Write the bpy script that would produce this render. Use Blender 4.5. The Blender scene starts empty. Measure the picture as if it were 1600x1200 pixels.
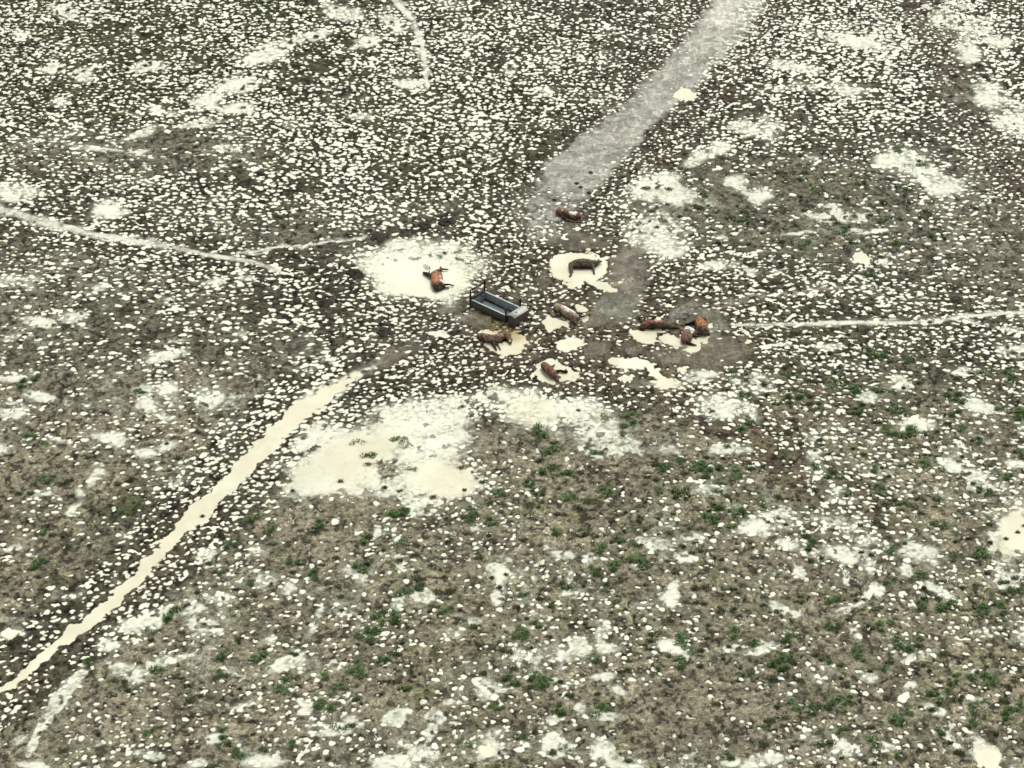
import bpy, bmesh, math, random
import numpy as np
from mathutils import Vector

random.seed(7)
RS = np.random.RandomState(11)
scene = bpy.context.scene
COL = scene.collection

# ------------------------------------------------------------------ camera
F_PX = 4000.0                    # focal length in photo pixels (photo is 1600 x 1200)
PITCH = math.radians(34.0)       # angle below the horizon
CAM_H = 97.0                     # helicopter height in metres
cam_d = bpy.data.cameras.new("camera")
cam = bpy.data.objects.new("camera", cam_d)
COL.objects.link(cam)
cam.location = (0, 0, CAM_H)
cam.rotation_euler = (math.pi / 2 - PITCH, 0, 0)
cam_d.sensor_fit = 'HORIZONTAL'
cam_d.sensor_width = 36.0
cam_d.lens = 36.0 * F_PX / 1600.0
cam_d.clip_start = 0.5
cam_d.clip_end = 8000.0
scene.camera = cam

# ------------------------------------------------------------------ sky, sun, exposure
SUN_ELEV = math.radians(58.0)
SUN_AZ = math.radians(20.0)      # clockwise from +Y
world = bpy.data.worlds.new("World")
scene.world = world
world.use_nodes = True
wn, wl = world.node_tree.nodes, world.node_tree.links
wn.clear()
w_out = wn.new("ShaderNodeOutputWorld")
w_bg = wn.new("ShaderNodeBackground")
w_sky = wn.new("ShaderNodeTexSky")
w_sky.sky_type = 'NISHITA'
w_sky.sun_disc = False
w_sky.sun_elevation = SUN_ELEV
w_sky.sun_rotation = SUN_AZ
w_sky.air_density = 1.0
w_sky.dust_density = 4.0
w_hsv = wn.new("ShaderNodeHueSaturation")     # a grey, cloud-covered sky
w_hsv.inputs['Saturation'].default_value = 0.12
wl.new(w_sky.outputs['Color'], w_hsv.inputs['Color'])
wl.new(w_hsv.outputs['Color'], w_bg.inputs['Color'])
w_bg.inputs['Strength'].default_value = 0.15
wl.new(w_bg.outputs['Background'], w_out.inputs['Surface'])

sun_d = bpy.data.lights.new("sun", 'SUN')
sun_d.energy = 1.6
sun_d.angle = math.radians(15.0)
sun_d.color = (1.0, 0.965, 0.88)
sun = bpy.data.objects.new("sun", sun_d)
COL.objects.link(sun)
sdir = Vector((math.sin(SUN_AZ) * math.cos(SUN_ELEV), math.cos(SUN_AZ) * math.cos(SUN_ELEV), math.sin(SUN_ELEV)))
sun.rotation_euler = sdir.to_track_quat('Z', 'Y').to_euler()
sun.location = (0, 150, 60)

scene.view_settings.view_transform = 'Standard'
scene.view_settings.look = 'None'
scene.view_settings.gamma = 1.0
scene.view_settings.exposure = 0.45
scene.view_settings.use_curve_mapping = False
scene.render.engine = 'CYCLES'
scene.cycles.transparent_max_bounces = 12
scene.cycles.max_bounces = 6

# ------------------------------------------------------------------ where things stand: photo pixel -> ground point
SN, CS = math.sin(PITCH), math.cos(PITCH)

def G(px, py, z=0.0):
    a = (px - 800.0) / F_PX
    b = (600.0 - py) / F_PX
    t = (CAM_H - z) / (SN - b * CS)
    return Vector((a * t, t * (CS + b * SN), z))

def to_px(x, y):
    d = y * CS + CAM_H * SN
    u = y * SN - CAM_H * CS
    return 800.0 + F_PX * x / d, 600.0 - F_PX * u / d

def tag(o, label=None, cat=None, group=None, kind=None):
    if label: o['label'] = label
    if cat: o['category'] = cat
    if group: o['group'] = group
    if kind: o['kind'] = kind
    return o

def sstep(a, b, x):
    t = np.clip((x - a) / (b - a), 0, 1)
    return t * t * (3 - 2 * t)

# ------------------------------------------------------------------ noise on arrays
_tab = RS.rand(512, 512).astype(np.float32)

def vnoise(x, y, scale, seed):
    x = x / scale + seed * 17.31
    y = y / scale + seed * 9.77
    xi = np.floor(x); yi = np.floor(y)
    fx = (x - xi).astype(np.float32); fy = (y - yi).astype(np.float32)
    fx = fx * fx * (3 - 2 * fx); fy = fy * fy * (3 - 2 * fy)
    xi = xi.astype(np.int32) & 511; yi = yi.astype(np.int32) & 511
    x1 = (xi + 1) & 511; y1 = (yi + 1) & 511
    a = _tab[yi, xi]; b = _tab[yi, x1]; c = _tab[y1, xi]; d = _tab[y1, x1]
    return (a + (b - a) * fx) * (1 - fy) + (c + (d - c) * fx) * fy * 1.0

def fbm(x, y, scale, seed, octv=3):
    r = 0.0; amp = 1.0; tot = 0.0
    for k in range(octv):
        r = r + amp * (vnoise(x, y, scale / (2 ** k), seed + k * 3) - 0.5)
        tot += amp * 0.5
        amp *= 0.55
    return r / tot * 1.7    # about -1..1

# ------------------------------------------------------------------ ground survey maps (half photo resolution)
ST = 2.0
U0, U1, V0, V1 = -160.0, 1760.0, -120.0, 1320.0
MX, MY = np.meshgrid(np.arange(U0, U1, ST), np.arange(V0, V1, ST))
MX = MX.astype(np.float32); MY = MY.astype(np.float32)
mshape = MX.shape

def ell(cx, cy, rx, ry, ang=0.0, soft=0.35):
    a = math.radians(ang)
    dx, dy = MX - cx, MY - cy
    u = (dx * math.cos(a) + dy * math.sin(a)) / rx
    v = (-dx * math.sin(a) + dy * math.cos(a)) / ry
    return 1 - sstep(1 - soft, 1 + soft, np.sqrt(u * u + v * v))

def poly_dist(pts):
    """distance to a polyline, and the half width carried along it; pts = (x, y, w)"""
    best = np.full(mshape, 1e9, np.float32); bw = np.full(mshape, pts[0][2], np.float32)
    for (x0, y0, w0), (x1, y1, w1) in zip(pts[:-1], pts[1:]):
        dx, dy = x1 - x0, y1 - y0
        t = np.clip(((MX - x0) * dx + (MY - y0) * dy) / (dx * dx + dy * dy), 0, 1)
        d = np.hypot(MX - x0 - t * dx, MY - y0 - t * dy)
        m = d < best
        best = np.where(m, d, best); bw = np.where(m, w0 + (w1 - w0) * t, bw)
    return best, bw

def band(pts, soft=0.3, grow=0.0, mul=1.0):
    d, w = poly_dist(pts)
    w = w * mul + grow
    return 1 - sstep(1 - soft, 1 + soft, d / w)

def mixm(m, v, w):
    return m + (v - m) * w

T_L = [(-30,1098,5),(40,1050,6),(100,1005,7),(175,940,9),(240,872,10),(300,812,11),(355,757,12),(410,700,13),(465,647,13.5),(510,613,11),(535,599,7),(550,591,3)]
T_LEND = [(535,598,10),(570,580,13),(605,562,14),(645,540,10)]
T_UR = [(1178,-120,42),(1165,-20,38),(1142,20,36),(1100,75,30),(1060,120,30),(1010,168,28),(965,208,30),(925,245,36),(890,280,38),(862,315,34),(845,350,26)]
T_LT = [(-40,316,8),(30,335,7),(80,350,6),(130,362,5.5),(200,375,5),(270,387,4.5),(340,400,4.5),(400,410,4),(440,424,3)]
T_LT2 = [(370,396,2.5),(440,386,2.5),(500,380,2.5),(570,370,2.5)]
T_R = [(1145,508,2.5),(1200,507,3.2),(1300,504,4),(1400,504,4),(1470,503,3.6),(1500,495,3.2),(1620,486,3.2)]
T_R3 = [(1490,501,2.5),(1560,512,2.5),(1640,526,2.5)]
T_R2 = [(1125,480,4),(1170,464,4),(1230,459,4),(1290,452,3.5),(1345,452,3)]
T_TOP = [(590,-30,6),(625,10,6),(645,32,6),(655,58,5.5),(664,100,5),(668,135,4)]

# ---- hoof print density
dens = np.full(mshape, 0.36, np.float32)
dens = mixm(dens, 0.95, (1 - sstep(250, 420, MY + 0.10 * MX - 60)) * 1.0)
dens = mixm(dens, 0.30, ell(1250, 345, 260, 75, 5, 0.4))
dens = mixm(dens, 0.38, ell(230, 240, 190, 38, 0, 0.5))
dens = mixm(dens, 0.42, ell(180, 610, 300, 190, -25, 0.35))
dens = mixm(dens, 0.75, ell(330, 490, 330, 75, -10, 0.4))
dens = mixm(dens, 0.88, ell(1380, 540, 310, 130, 10, 0.35))
dens = mixm(dens, 0.55, ell(1500, 720, 200, 120, 20, 0.5))
dens = mixm(dens, 0.42, ell(920, 770, 210, 70, 0, 0.5))
dens = mixm(dens, 1.0, ell(850, 470, 400, 150, 0, 0.35))
dens = mixm(dens, 1.0, ell(790, 600, 260, 55, 0, 0.5))
d_l, w_l = poly_dist(T_L)
cor_l = 1 - sstep(45, 80, d_l)
dens = mixm(dens, 0.95, cor_l)
cor_ur = 1 - sstep(65, 105, poly_dist(T_UR)[0])
dens = mixm(dens, 1.0, cor_ur)
LANE_BR = [(1030,590,45),(1120,630,45),(1220,700,45),(1320,775,42),(1400,850,32)]
lane_br = band(LANE_BR, 0.5)
dens = mixm(dens, 0.75, lane_br)
LANE_TR = [(1415,-60,32),(1440,0,32),(1485,100,32),(1530,190,30),(1572,260,32),(1640,350,35)]
lane_tr = band(LANE_TR, 0.5)
dens = mixm(dens, 0.55, lane_tr)
lane_lt = 1 - sstep(25, 45, poly_dist(T_LT)[0])
dens = mixm(dens, 0.95, lane_lt)
dens = mixm(dens, 0.6, ell(620, 985, 90, 45, 0, 0.5))
dens = mixm(dens, 0.5, ell(1450, 830, 140, 45, 10, 0.5))
dens = mixm(dens, 0.04, ell(1060, 1110, 120, 60, 0, 0.5))

# ---- ground level above (+) or below (-) the standing water, metres
base = np.full(mshape, 0.055, np.float32)
base = mixm(base, 0.045, dens)
base = mixm(base, 0.03, ell(560, 130, 340, 170, 0, 0.5) * 0.8)
base = mixm(base, 0.014, ell(1300, 100, 180, 100, 0, 0.5) * 0.9)
base = mixm(base, 0.002, band([(1440,-60,50),(1520,70,50),(1590,190,45),(1660,260,40)], 0.5) * 0.9)
base = mixm(base, 0.02, ell(520, 300, 230, 60, 10, 0.5) * 0.7)
base = mixm(base, 0.016, ell(455, 585, 120, 50, -30, 0.5) * 0.9)
base = mixm(base, 0.02, ell(1150, 620, 70, 60, 0, 0.5) * 0.8)
base = mixm(base, 0.02, ell(200, 720, 330, 230, -35, 0.5) * 0.4)
base = mixm(base, 0.06, ell(1060, 1110, 130, 70, 0, 0.5))

fine_m = np.maximum(ell(860, 480, 250, 120, 0, 0.5), np.maximum(lane_tr, band(T_UR, 0.5, 45)))
dens = mixm(dens, 0.72, ell(880, 505, 200, 85, 0, 0.5))
silt_grey = np.zeros(mshape, np.float32)      # smooth settled slurry
for e in [(965,480,34,30,0),(985,425,32,42,10),(905,376,52,15,0),(1115,552,55,28,0),(1108,508,30,26,0),(702,482,24,9,-15),(640,545,20,8,-25),
          (1060,560,40,14,0),(745,505,26,8,20),(930,545,20,10,0),(985,548,22,8,0),(830,560,16,7,0),(850,440,14,10,0),(1000,600,16,8,0),(780,480,10,6,0) ,(935,500,24,16,0),(1075,480,30,10,-20)]:
    silt_grey = np.maximum(silt_grey, ell(*e, 0.3))
silt_grey = np.maximum(silt_grey, band(T_UR[:9], 0.16)); silt_grey = np.maximum(silt_grey, 0.5 * ell(858, 322, 46, 34, -30, 0.8))
silt_grey = np.maximum(silt_grey, band(T_LEND, 0.4))
base = mixm(base, 0.032, silt_grey)
dens_s = np.clip(dens * (1 - 0.93 * silt_grey), 0, 1)
dens_s = dens_s * (1 - 0.9 * np.maximum(band(T_LT, 0.4), np.maximum(band(T_R, 0.4), np.maximum(band(T_TOP, 0.4), band(T_LT2, 0.4)))))
dens_s = np.maximum(dens_s, 0.75 * band([(1190,-20,14),(1160,50,14),(1125,95,14),(1100,120,10)], 0.4))
dens_s = np.maximum(dens_s, 0.7 * ell(860, 330, 45, 45, 0, 0.4))

# ---- sheets of thin standing water (soft edged)
SHEETS = [
 (660,425,74,42,0),(645,400,60,25,-8),(700,400,40,20,0),(690,445,40,22,0),(610,450,28,20,20),
 (545,718,88,46,-18),(600,690,60,40,0),(640,660,75,30,-5),(690,745,62,40,0),(705,690,52,48,0),(520,745,70,34,-15),(610,760,60,20,0),(480,690,30,16,-30),
 (830,640,72,28,8),(895,648,62,26,12),(950,690,48,24,20),(985,700,25,14,20),(780,625,40,16,0),
 (1030,283,38,20,-10),(1065,298,34,20,20),(1015,300,18,12,0),(1030,360,42,24,-10),(1060,375,34,22,0),(1010,350,24,12,0),(1000,375,14,10,0),
 (1120,235,32,11,-15),(1085,245,26,10,-20),(1180,203,36,12,10),(1210,198,20,10,0),(1260,252,18,10,0),(1160,286,18,12,0),(1185,305,24,10,0),
 (1440,270,62,20,22),(1395,253,28,14,-10),(1470,285,34,14,0),(1305,335,46,9,0),(1340,340,22,8,0),(1300,320,14,12,0),(1345,362,46,4,5),(1240,360,30,4,0),
 (1590,185,34,24,0),(1555,150,26,20,30),(1510,80,30,16,30),(1480,30,28,12,20),(1560,60,30,10,10),(1330,70,36,8,0),(1260,110,40,10,10),(1250,140,40,8,0),(1320,140,40,10,0),(1290,60,30,7,15),
 (845,195,17,8,15),(640,128,16,7,10),(800,115,14,7,0),(610,30,30,12,30),(565,70,25,10,-20),(540,20,30,10,0),(850,145,14,6,0),(560,180,20,8,0),
 (170,325,27,14,0),(30,302,36,12,-8),(155,232,38,3.5,0),(215,237,22,4,0),(230,105,26,8,0),(80,108,15,9,0),(135,120,22,8,0),(120,20,26,7,15),(45,60,20,7,-15),(90,155,16,7,0),
 (325,150,36,14,-25),(375,125,40,14,-15),(420,80,45,12,-10),(300,195,30,9,-10),(250,175,30,5,10),(225,200,36,8,-15),(470,60,40,10,-15),(370,170,22,10,0),(350,230,24,6,0),
 (25,437,28,12,0),(118,497,42,12,-3),(70,505,28,8,15),(45,582,14,9,15),(18,528,16,10,0),(265,556,34,10,-8),(268,610,22,16,0),(215,615,22,12,-15),(330,618,20,16,0),
 (225,640,24,12,0),(260,655,20,8,0),(150,738,9,18,10),(150,752,22,9,-25),(62,618,24,7,0),(115,628,22,12,-20),(18,642,18,9,-10),(165,680,24,8,0),(85,684,20,6,0),(270,690,22,12,-20),
 (225,708,16,7,0),(70,768,30,6,0),(15,595,20,7,0),(330,442,18,10,0),(380,432,18,14,0),(160,450,14,8,0),(255,465,14,9,0),(5,700,16,10,0),(110,770,14,8,20),(280,530,40,4,-3),
 (240,965,44,13,-25),(298,944,20,10,-10),(312,972,18,6,25),(178,1010,20,10,0),(195,1050,30,12,20),(230,1040,10,14,30),(260,1030,26,8,-10),
 (15,990,28,11,-5),(25,1160,26,8,-20),(415,905,18,14,0),(323,868,20,13,-25),(485,972,9,22,20),(410,1002,12,9,0),(440,1038,26,11,-25),
 (400,880,..., ...) if False else (405,855,14,9,0),(545,900,34,12,8),(560,905,18,12,0),(475,1102,18,8,0),(335,1145,22,9,-15),(390,1105,26,9,-10),(520,1140,32,10,-15),(470,1115,14,6,-35),(230,1180,36,10,0),(60,1190,30,8,0),
 (160,1160,20,7,-15),(310,1190,14,8,0),(410,1190,30,9,0),(445,920,12,16,25),(340,930,14,8,0),(20,860,14,6,-25),(110,800,10,6,-40),
 (778,905,22,20,0),(775,935,14,14,30),(768,890,20,8,0),(700,985,24,11,-25),(727,975,18,8,0),(620,940,12,10,0),(665,935,16,8,30),(625,880,6,12,20),(630,850,8,8,0),(590,840,6,10,0),
 (930,873,17,10,0),(895,900,6,16,10),(905,925,22,7,-10),(890,868,16,7,0),(905,1012,16,12,20),(950,990,11,18,0),(958,1015,18,8,0),(1015,840,28,9,8),(865,860,8,8,30),(1005,883,18,7,20),
 (1058,920,12,22,10),(1040,870,10,8,0),(620,1120,16,16,30),(635,1112,14,6,0),(545,1122,16,9,0),(560,1130,12,8,0),(680,1120,10,14,0),(678,1150,7,16,0),(760,1172,26,22,0),(860,1160,14,14,0),(948,1112,36,11,5),
 (905,1105,10,9,0),(865,1130,22,9,-10),(962,1080,18,6,25),(935,1060,16,7,0),(945,1165,24,14,30),(985,1185,30,12,0),(620,1192,30,9,0),(765,1085,22,5,15),(795,1075,8,6,-40),(705,1095,10,6,0),(850,1065,20,7,0),
 (1062,1012,24,13,0),(1070,1030,12,8,0),(740,835,20,5,0),(670,805,30,8,0),(530,955,20,5,0),
 (1185,820,24,18,20),(1210,800,24,12,0),(1230,850,22,9,20),(1150,790,26,9,-15),(1080,862,26,10,-10),(1085,830,18,6,0),(1120,770,30,7,0),(1350,938,8,22,12),(1330,950,18,9,-20),(1352,990,7,11,-15),(1322,900,7,12,-25),(1370,915,10,12,0),
 (1416,880,12,16,0),(1455,910,28,8,25),(1475,925,14,7,30),(1395,865,10,10,0),(1440,855,16,10,0),(1545,1185,34,20,20),(1500,1160,14,14,0),(1480,1150,26,8,30),(1580,830,30,44,0),(1600,800,24,20,0),(1545,838,20,10,10),
 (1520,738,36,12,15),(1585,730,26,9,0),(1475,770,24,9,15),(1540,765,26,8,0),(1225,945,28,9,25),(1165,1013,38,8,-3),(1195,1002,24,10,0),(1240,985,16,8,20),(1360,1052,14,7,0),(1430,1068,14,7,0),(1530,990,22,7,15),(1440,1030,22,5,-20),
 (1330,1165,18,11,15),(1390,1160,26,8,20),(1200,1190,34,9,0),(1145,1185,14,7,0),(1250,895,14,8,25),(1315,870,18,9,20),(1415,1085,10,7,0),(1530,1090,20,6,15),(1525,1050,10,7,0),(1460,1105,16,8,30),(1590,905,16,12,0),
 (1160,600,36,13,5),(1135,640,30,16,10),(1180,645,26,14,30),(1165,620,26,10,0),(1357,623,18,8,0),(1412,602,18,8,25),(1500,575,18,7,0),(1535,640,32,10,10),(1590,550,30,9,10),(1440,665,24,9,0),(1290,540,22,5,0),(1095,588,30,9,10),(1130,420,26,9,-10),
 (1175,425,22,8,0),(1390,415,10,5,40),(1050,600,30,9,0),(1210,540,22,5,0),(1125,700,24,8,-10),(1160,705,16,6,0),
]
SHEETS += [(640,738,50,26,0),(590,705,60,30,0),(660,715,50,28,0),(720,650,40,26,0),(480,735,30,24,-20)]
SHEETS = [s for s in SHEETS if len(s) == 5 and not any(v is ... for v in s)]
sheet = np.zeros(mshape, np.float32)
for s in SHEETS:
    x0, x1 = int((s[0] - 2.2 * max(s[2:4]) - U0) / ST), int((s[0] + 2.2 * max(s[2:4]) - U0) / ST) + 2
    sheet = np.maximum(sheet, ell(*s, 0.95))
S_LINES = [[(470,642,13),(510,613,15),(545,594,11),(575,578,6)],[(128,1055,9),(98,1100,11),(65,1140,9),(45,1170,7)],[(740,1060,4),(765,1085,5),(800,1075,4)],[(1335,960,5),(1355,930,6),(1365,905,6)]]
for l in S_LINES:
    sheet = np.maximum(sheet, band(l, 0.6))

wisp = np.clip(sstep(560, 760, MY + 0.1 * np.abs(MX - 800)), 0, 1) * np.ones(mshape, np.float32)
wisp = np.maximum(wisp, ell(200, 560, 330, 170, 0, 0.4) * 0.9)
wisp = np.maximum(wisp, ell(1280, 340, 260, 80, 0, 0.4) * 0.6)
wisp = np.maximum(wisp, ell(330, 200, 300, 110, -10, 0.5) * 0.8)
wisp = np.maximum(wisp, 0.55 * (1 - sstep(230, 330, MY)))
wisp = mixm(wisp, 0.0, np.maximum(ell(1060, 1110, 130, 60, 0, 0.4), band(T_L, 0.5, 30)))
# ---- deep, silty, sharp-edged pools and the wheel tracks
POOLS = [(903,418,43,23,0),(885,412,26,18,0),(925,420,24,21,0),(902,446,16,6,-12),(945,448,17,7,28),
 (800,541,17,10,-15),(783,547,20,6,10),(762,541,11,5,15),(806,526,12,7,0),(768,519,11,4,-10),(868,580,26,15,12),(885,586,16,9,0),(855,592,10,7,0),
 (872,505,16,5,12),(860,509,10,6,0),(911,483,9,6,0),(888,537,20,11,0),(912,500,8,5,-30),(1010,528,22,10,5),(1032,519,10,4,-10),(990,524,6,7,0),
 (1072,538,26,8,8),(1050,531,12,8,0),(1102,529,13,6,-20),(1085,546,10,4,0),(1036,597,16,6,-5),(975,592,8,5,10),(957,563,9,5,10),(1064,578,6,3,0),
 (685,523,13,4,0),(1071,148,18,8,0),(1350,405,12,9,0),(660,440,46,20,0),(170,326,14,8,0),(760,1174,13,12,0),(1584,832,22,30,0),(1545,1188,20,14,20),(1050,1013,12,9,0),(1415,1090,9,6,0),(20,988,18,6,-5)]
pool = np.zeros(mshape, np.float32)
for p in POOLS:
    pool = np.maximum(pool, ell(*p, 0.22))
pool = np.maximum(pool, band([(955,562,4),(985,568,6),(1010,572,6),(1024,588,6),(1045,600,6)], 0.3))
pool = np.maximum(pool, band(T_L, 0.2))
trk = np.zeros(mshape, np.float32)
for t in (T_LT, T_LT2, T_R, T_R3, T_TOP):
    trk = np.maximum(trk, band(t, 0.5))

pondm = np.maximum(ell(545, 722, 85, 40, -15, 0.6), np.maximum(ell(690, 745, 60, 35, 0, 0.6), 0.7 * ell(830, 640, 60, 22, 8, 0.6)))
pondm = np.maximum(pondm, np.maximum(ell(655, 432, 60, 30, 0, 0.5), 0.6 * ell(640, 690, 70, 40, 0, 0.6)))
# ---- silt colour of the water: 0 milky white, 1 cream
cream = np.zeros(mshape, np.float32) + 0.12
cream = mixm(cream, 0.42, ell(880, 500, 280, 120, 0, 0.6))
cream = np.maximum(cream, band(T_L, 0.8, 6))
for e in [(1071,148,20,10,0),(1350,405,16,12,0),(545,720,90,45,-18),(690,745,60,38,0),(1580,830,40,50,0),(1545,1185,40,28,0),(830,640,60,24,0),(760,1174,24,22,0)]:
    cream = np.maximum(cream, 0.85 * ell(*e, 0.6))
cream = np.maximum(cream, 0.95 * np.clip(sum(ell(p[0], p[1], p[2] * 1.5, p[3] * 1.5, p[4], 0.4) for p in POOLS[:29]), 0, 1))
cream = np.where((np.abs(MX - 660) < 90) & (np.abs(MY - 425) < 50), np.minimum(cream, 0.5), cream)
ochre = np.maximum(ell(800, 522, 22, 11, 10, 0.7), 0.8 * ell(770, 512, 32, 8, 25, 0.7))

# ---- bare colours (albedo)
def cmap(rgb): return np.array(rgb, np.float32)
DARK, LIGHT, OLIVE = cmap((.046, .041, .029)), cmap((.152, .137, .102)), cmap((.040, .042, .022))
SILT, REDD, BLUISH, PINK = cmap((.305, .297, .272)), cmap((.064, .047, .034)), cmap((.170, .175, .148)), cmap((.24, .205, .18))
GREYB = cmap((.102, .095, .074))
colr = np.zeros(mshape + (3,), np.float32) + LIGHT
def tint(c, w):
    global colr
    colr = colr + (c - colr) * w[..., None]
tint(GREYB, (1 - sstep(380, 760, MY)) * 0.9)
tint(DARK, np.clip(sstep(0.45, 1.0, dens), 0, 1) * 0.9)
tint(OLIVE, ell(120, 40, 560, 190, 10, 0.6) * 0.8)
tint(OLIVE * 1.1, ell(760, 220, 180, 90, 0, 0.6) * 0.6)
tint(OLIVE * 1.3, np.maximum(ell(190, 790, 50, 25, -35, 0.6), ell(80, 915, 30, 14, -35, 0.6)) * 0.8)
tint(GREYB * 1.05, ell(210, 235, 200, 35, 0, 0.5) * 0.9)
tint(GREYB * 1.05, ell(1270, 350, 240, 60, 5, 0.5) * 0.9)
tint(DARK * 1.25, cor_l * 0.75)
tint(REDD, band([(1200,-60,30),(1180,60,26),(1120,140,26),(1060,215,24),(1000,290,22)], 0.7) * 0.7)
tint(cmap((.082, .067, .051)), lane_tr * 0.9)
tint(REDD, band([(1125,-30,14),(1085,55,14),(1030,110,14),(975,165,14),(925,205,16)], 0.7) * 0.7)
tint(REDD * 1.2, lane_br * 0.6)
tint(REDD, band(T_LT, 0.8, 14) * 0.3)
tint(DARK * 0.85, ell(520, 465, 130, 60, 10, 0.6) * 0.8)
tint(DARK * 0.95, np.maximum(ell(690, 590, 130, 34, 10, 0.5), ell(800, 560, 150, 40, 0, 0.5)) * 0.7)
tint(cmap((.072, .057, .041)), ell(880, 480, 270, 130, 0, 0.6) * 0.75)
tint(REDD * 0.75, np.maximum(ell(760, 575, 190, 40, 5, 0.6), ell(800, 390, 90, 40, 0, 0.6)) * 0.5)
tint(cmap((.115, .092, .066)), ell(1150, 600, 220, 60, 20, 0.5) * 0.35)
tint(cmap((.118, .106, .084)), silt_grey)
tint(SILT, np.maximum(band(T_UR[:9], 0.16), 0.6 * band(T_UR, 0.3)))
tint(SILT * 0.7, 0.45 * ell(858, 325, 50, 40, -30, 0.8))
tint(SILT * 1.4, band([(1178,-120,26),(1150,0,26),(1110,55,22),(1080,90,12)], 0.5))
tint(BLUISH, np.maximum(ell(963, 482, 30, 26, 0, 0.3) * 0.65, ell(1108, 508, 28, 22, 0, 0.4) * 0.6))
tint(cmap((.165, .150, .128)), ell(985, 428, 30, 40, 10, 0.4) * 0.9)
tint(cmap((.150, .136, .135)), ell(1068, 492, 24, 12, -35, 0.3) * 0.7)
tint(PINK, np.maximum(band(T_R2, 0.6), ell(716, 496, 10, 7, 0, 0.5)) * 0.6)
tint(cmap((.12, .10, .055)), ell(785, 512, 34, 10, 22, 0.6) * 0.9)
tint(SILT * 1.3, trk)

# ---- sward density
gdens = np.zeros(mshape, np.float32) + 0.05
gdens = mixm(gdens, 0.8, sstep(640, 820, MY + 0.05 * (MX - 800)) * sstep(300, 700, MX))
gdens = mixm(gdens, 0.35, sstep(600, 800, MY) * (1 - sstep(300, 700, MX)))
gdens = mixm(gdens, 0.9, ell(1400, 640, 260, 130, 20, 0.5))
gdens = mixm(gdens, 0.7, ell(1250, 350, 220, 70, 0, 0.5))
gdens = mixm(gdens, 0.5, ell(150, 40, 500, 130, 0, 0.5))
gdens = mixm(gdens, 0.4, ell(760, 220, 150, 70, 0, 0.5))
gdens = mixm(gdens, 0.0, np.maximum(silt_grey, np.maximum(cor_l * 0.7, ell(850, 490, 300, 100, 0, 0.3))))
gdens = mixm(gdens, 0.12, ell(1060, 1110, 140, 70, 0, 0.5))

def samp(m, U, V):
    fu = np.clip((U - U0) / ST, 0, mshape[1] - 1.001); fv = np.clip((V - V0) / ST, 0, mshape[0] - 1.001)
    iu = fu.astype(np.int32); iv = fv.astype(np.int32)
    fu = (fu - iu).astype(np.float32); fv = (fv - iv).astype(np.float32)
    if m.ndim == 3: fu = fu[..., None]; fv = fv[..., None]
    return (m[iv, iu] * (1 - fu) + m[iv, iu + 1] * fu) * (1 - fv) + (m[iv + 1, iu] * (1 - fu) + m[iv + 1, iu + 1] * fu) * fv

# ------------------------------------------------------------------ the ground grid (finer near the viewer, running out to the horizon)
Y_NEAR, Y_FAR = G(800, 1235).y, G(800, -35).y
XW = G(1600, -30).x + 2.0
xs = np.arange(-XW, XW, 0.056)
ys = [Y_NEAR]
while ys[-1] < Y_FAR:
    ys.append(ys[-1] + 0.060 + 0.050 * (ys[-1] - Y_NEAR) / (Y_FAR - Y_NEAR))
ys = np.array(ys)
FX0, FX1, FY0, FY1 = 0, 0, 0, 0
steps = np.array([0.3, 0.8, 1.8, 4, 9, 20, 45, 100, 220, 500, 1100, 2500, 4500], float)
xs = np.concatenate([xs[0] - steps[::-1], xs, xs[-1] + steps])
ys = np.concatenate([ys[0] - steps[::-1][3:], ys, ys[-1] + steps])
X, Y = np.meshgrid(xs, ys)
NY, NX = X.shape
PX, PY = to_px(X, np.maximum(Y, 20.0))
inner = (PX > -150) & (PX < 1750) & (PY > -110) & (PY < 1310)

# ragged edges: the survey is read through a small wobble
wx = fbm(X, Y, 1.6, 1, 3) * 4.5 + fbm(X, Y, 0.5, 5, 2) * 2.6
wy = fbm(X, Y, 1.6, 21, 3) * 3.2 + fbm(X, Y, 0.5, 25, 2) * 1.9
QX, QY = PX + wx, PY + wy
wx2 = fbm(X, Y, 4.5, 31, 4) * 15
wy2 = fbm(X, Y, 4.5, 41, 4) * 9
B = samp(base, PX, PY)
SHT = samp(sheet, PX + wx2, PY + wy2)
PL = samp(pool, PX + wx * 1.25 + wx2 * 0.18, PY + wy * 1.25 + wy2 * 0.18)
TK = samp(trk, PX + wx * 0.35, PY + wy * 0.35)
SG = samp(silt_grey, QX + wx2 * 0.4, QY + wy2 * 0.4)
DN = samp(dens_s, PX, PY)

n_big = fbm(X, Y, 3.2, 51, 4)
n_mid = fbm(X, Y, 0.75, 61, 3)
n_fin = fbm(X, Y, 0.22, 71, 2)
rough = 1 - 0.85 * SG
hn = fbm(X, Y * 0.8, 0.30, 231, 2)
H = B + 0.022 * n_big * rough + 0.022 * n_mid * rough + 0.012 * n_fin * rough - 0.05 * sstep(0.62, 0.85, hn) * (B > 0.045) * rough
# ripples and curls of water lying on the slurry
rid = np.abs(fbm(X + 1.2 * n_mid, Y * 0.8, 1.3, 81, 2))
H -= SG * 0.050 * (1 - sstep(0.0, 0.11, rid)) * sstep(-0.3, 0.5, fbm(X, Y, 2.5, 91, 2))
EDG = samp(band([(1205,-60,18),(1178,20,17),(1150,70,16),(1115,110,14),(1080,150,10),(1055,175,7)], 0.6), QX, QY)
H -= EDG * 0.055 * np.maximum(0, np.sin(2 * np.pi * (Y + 0.45 * X) / 1.25 + 1.6 * n_mid) + 0.25 * n_fin)
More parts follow.
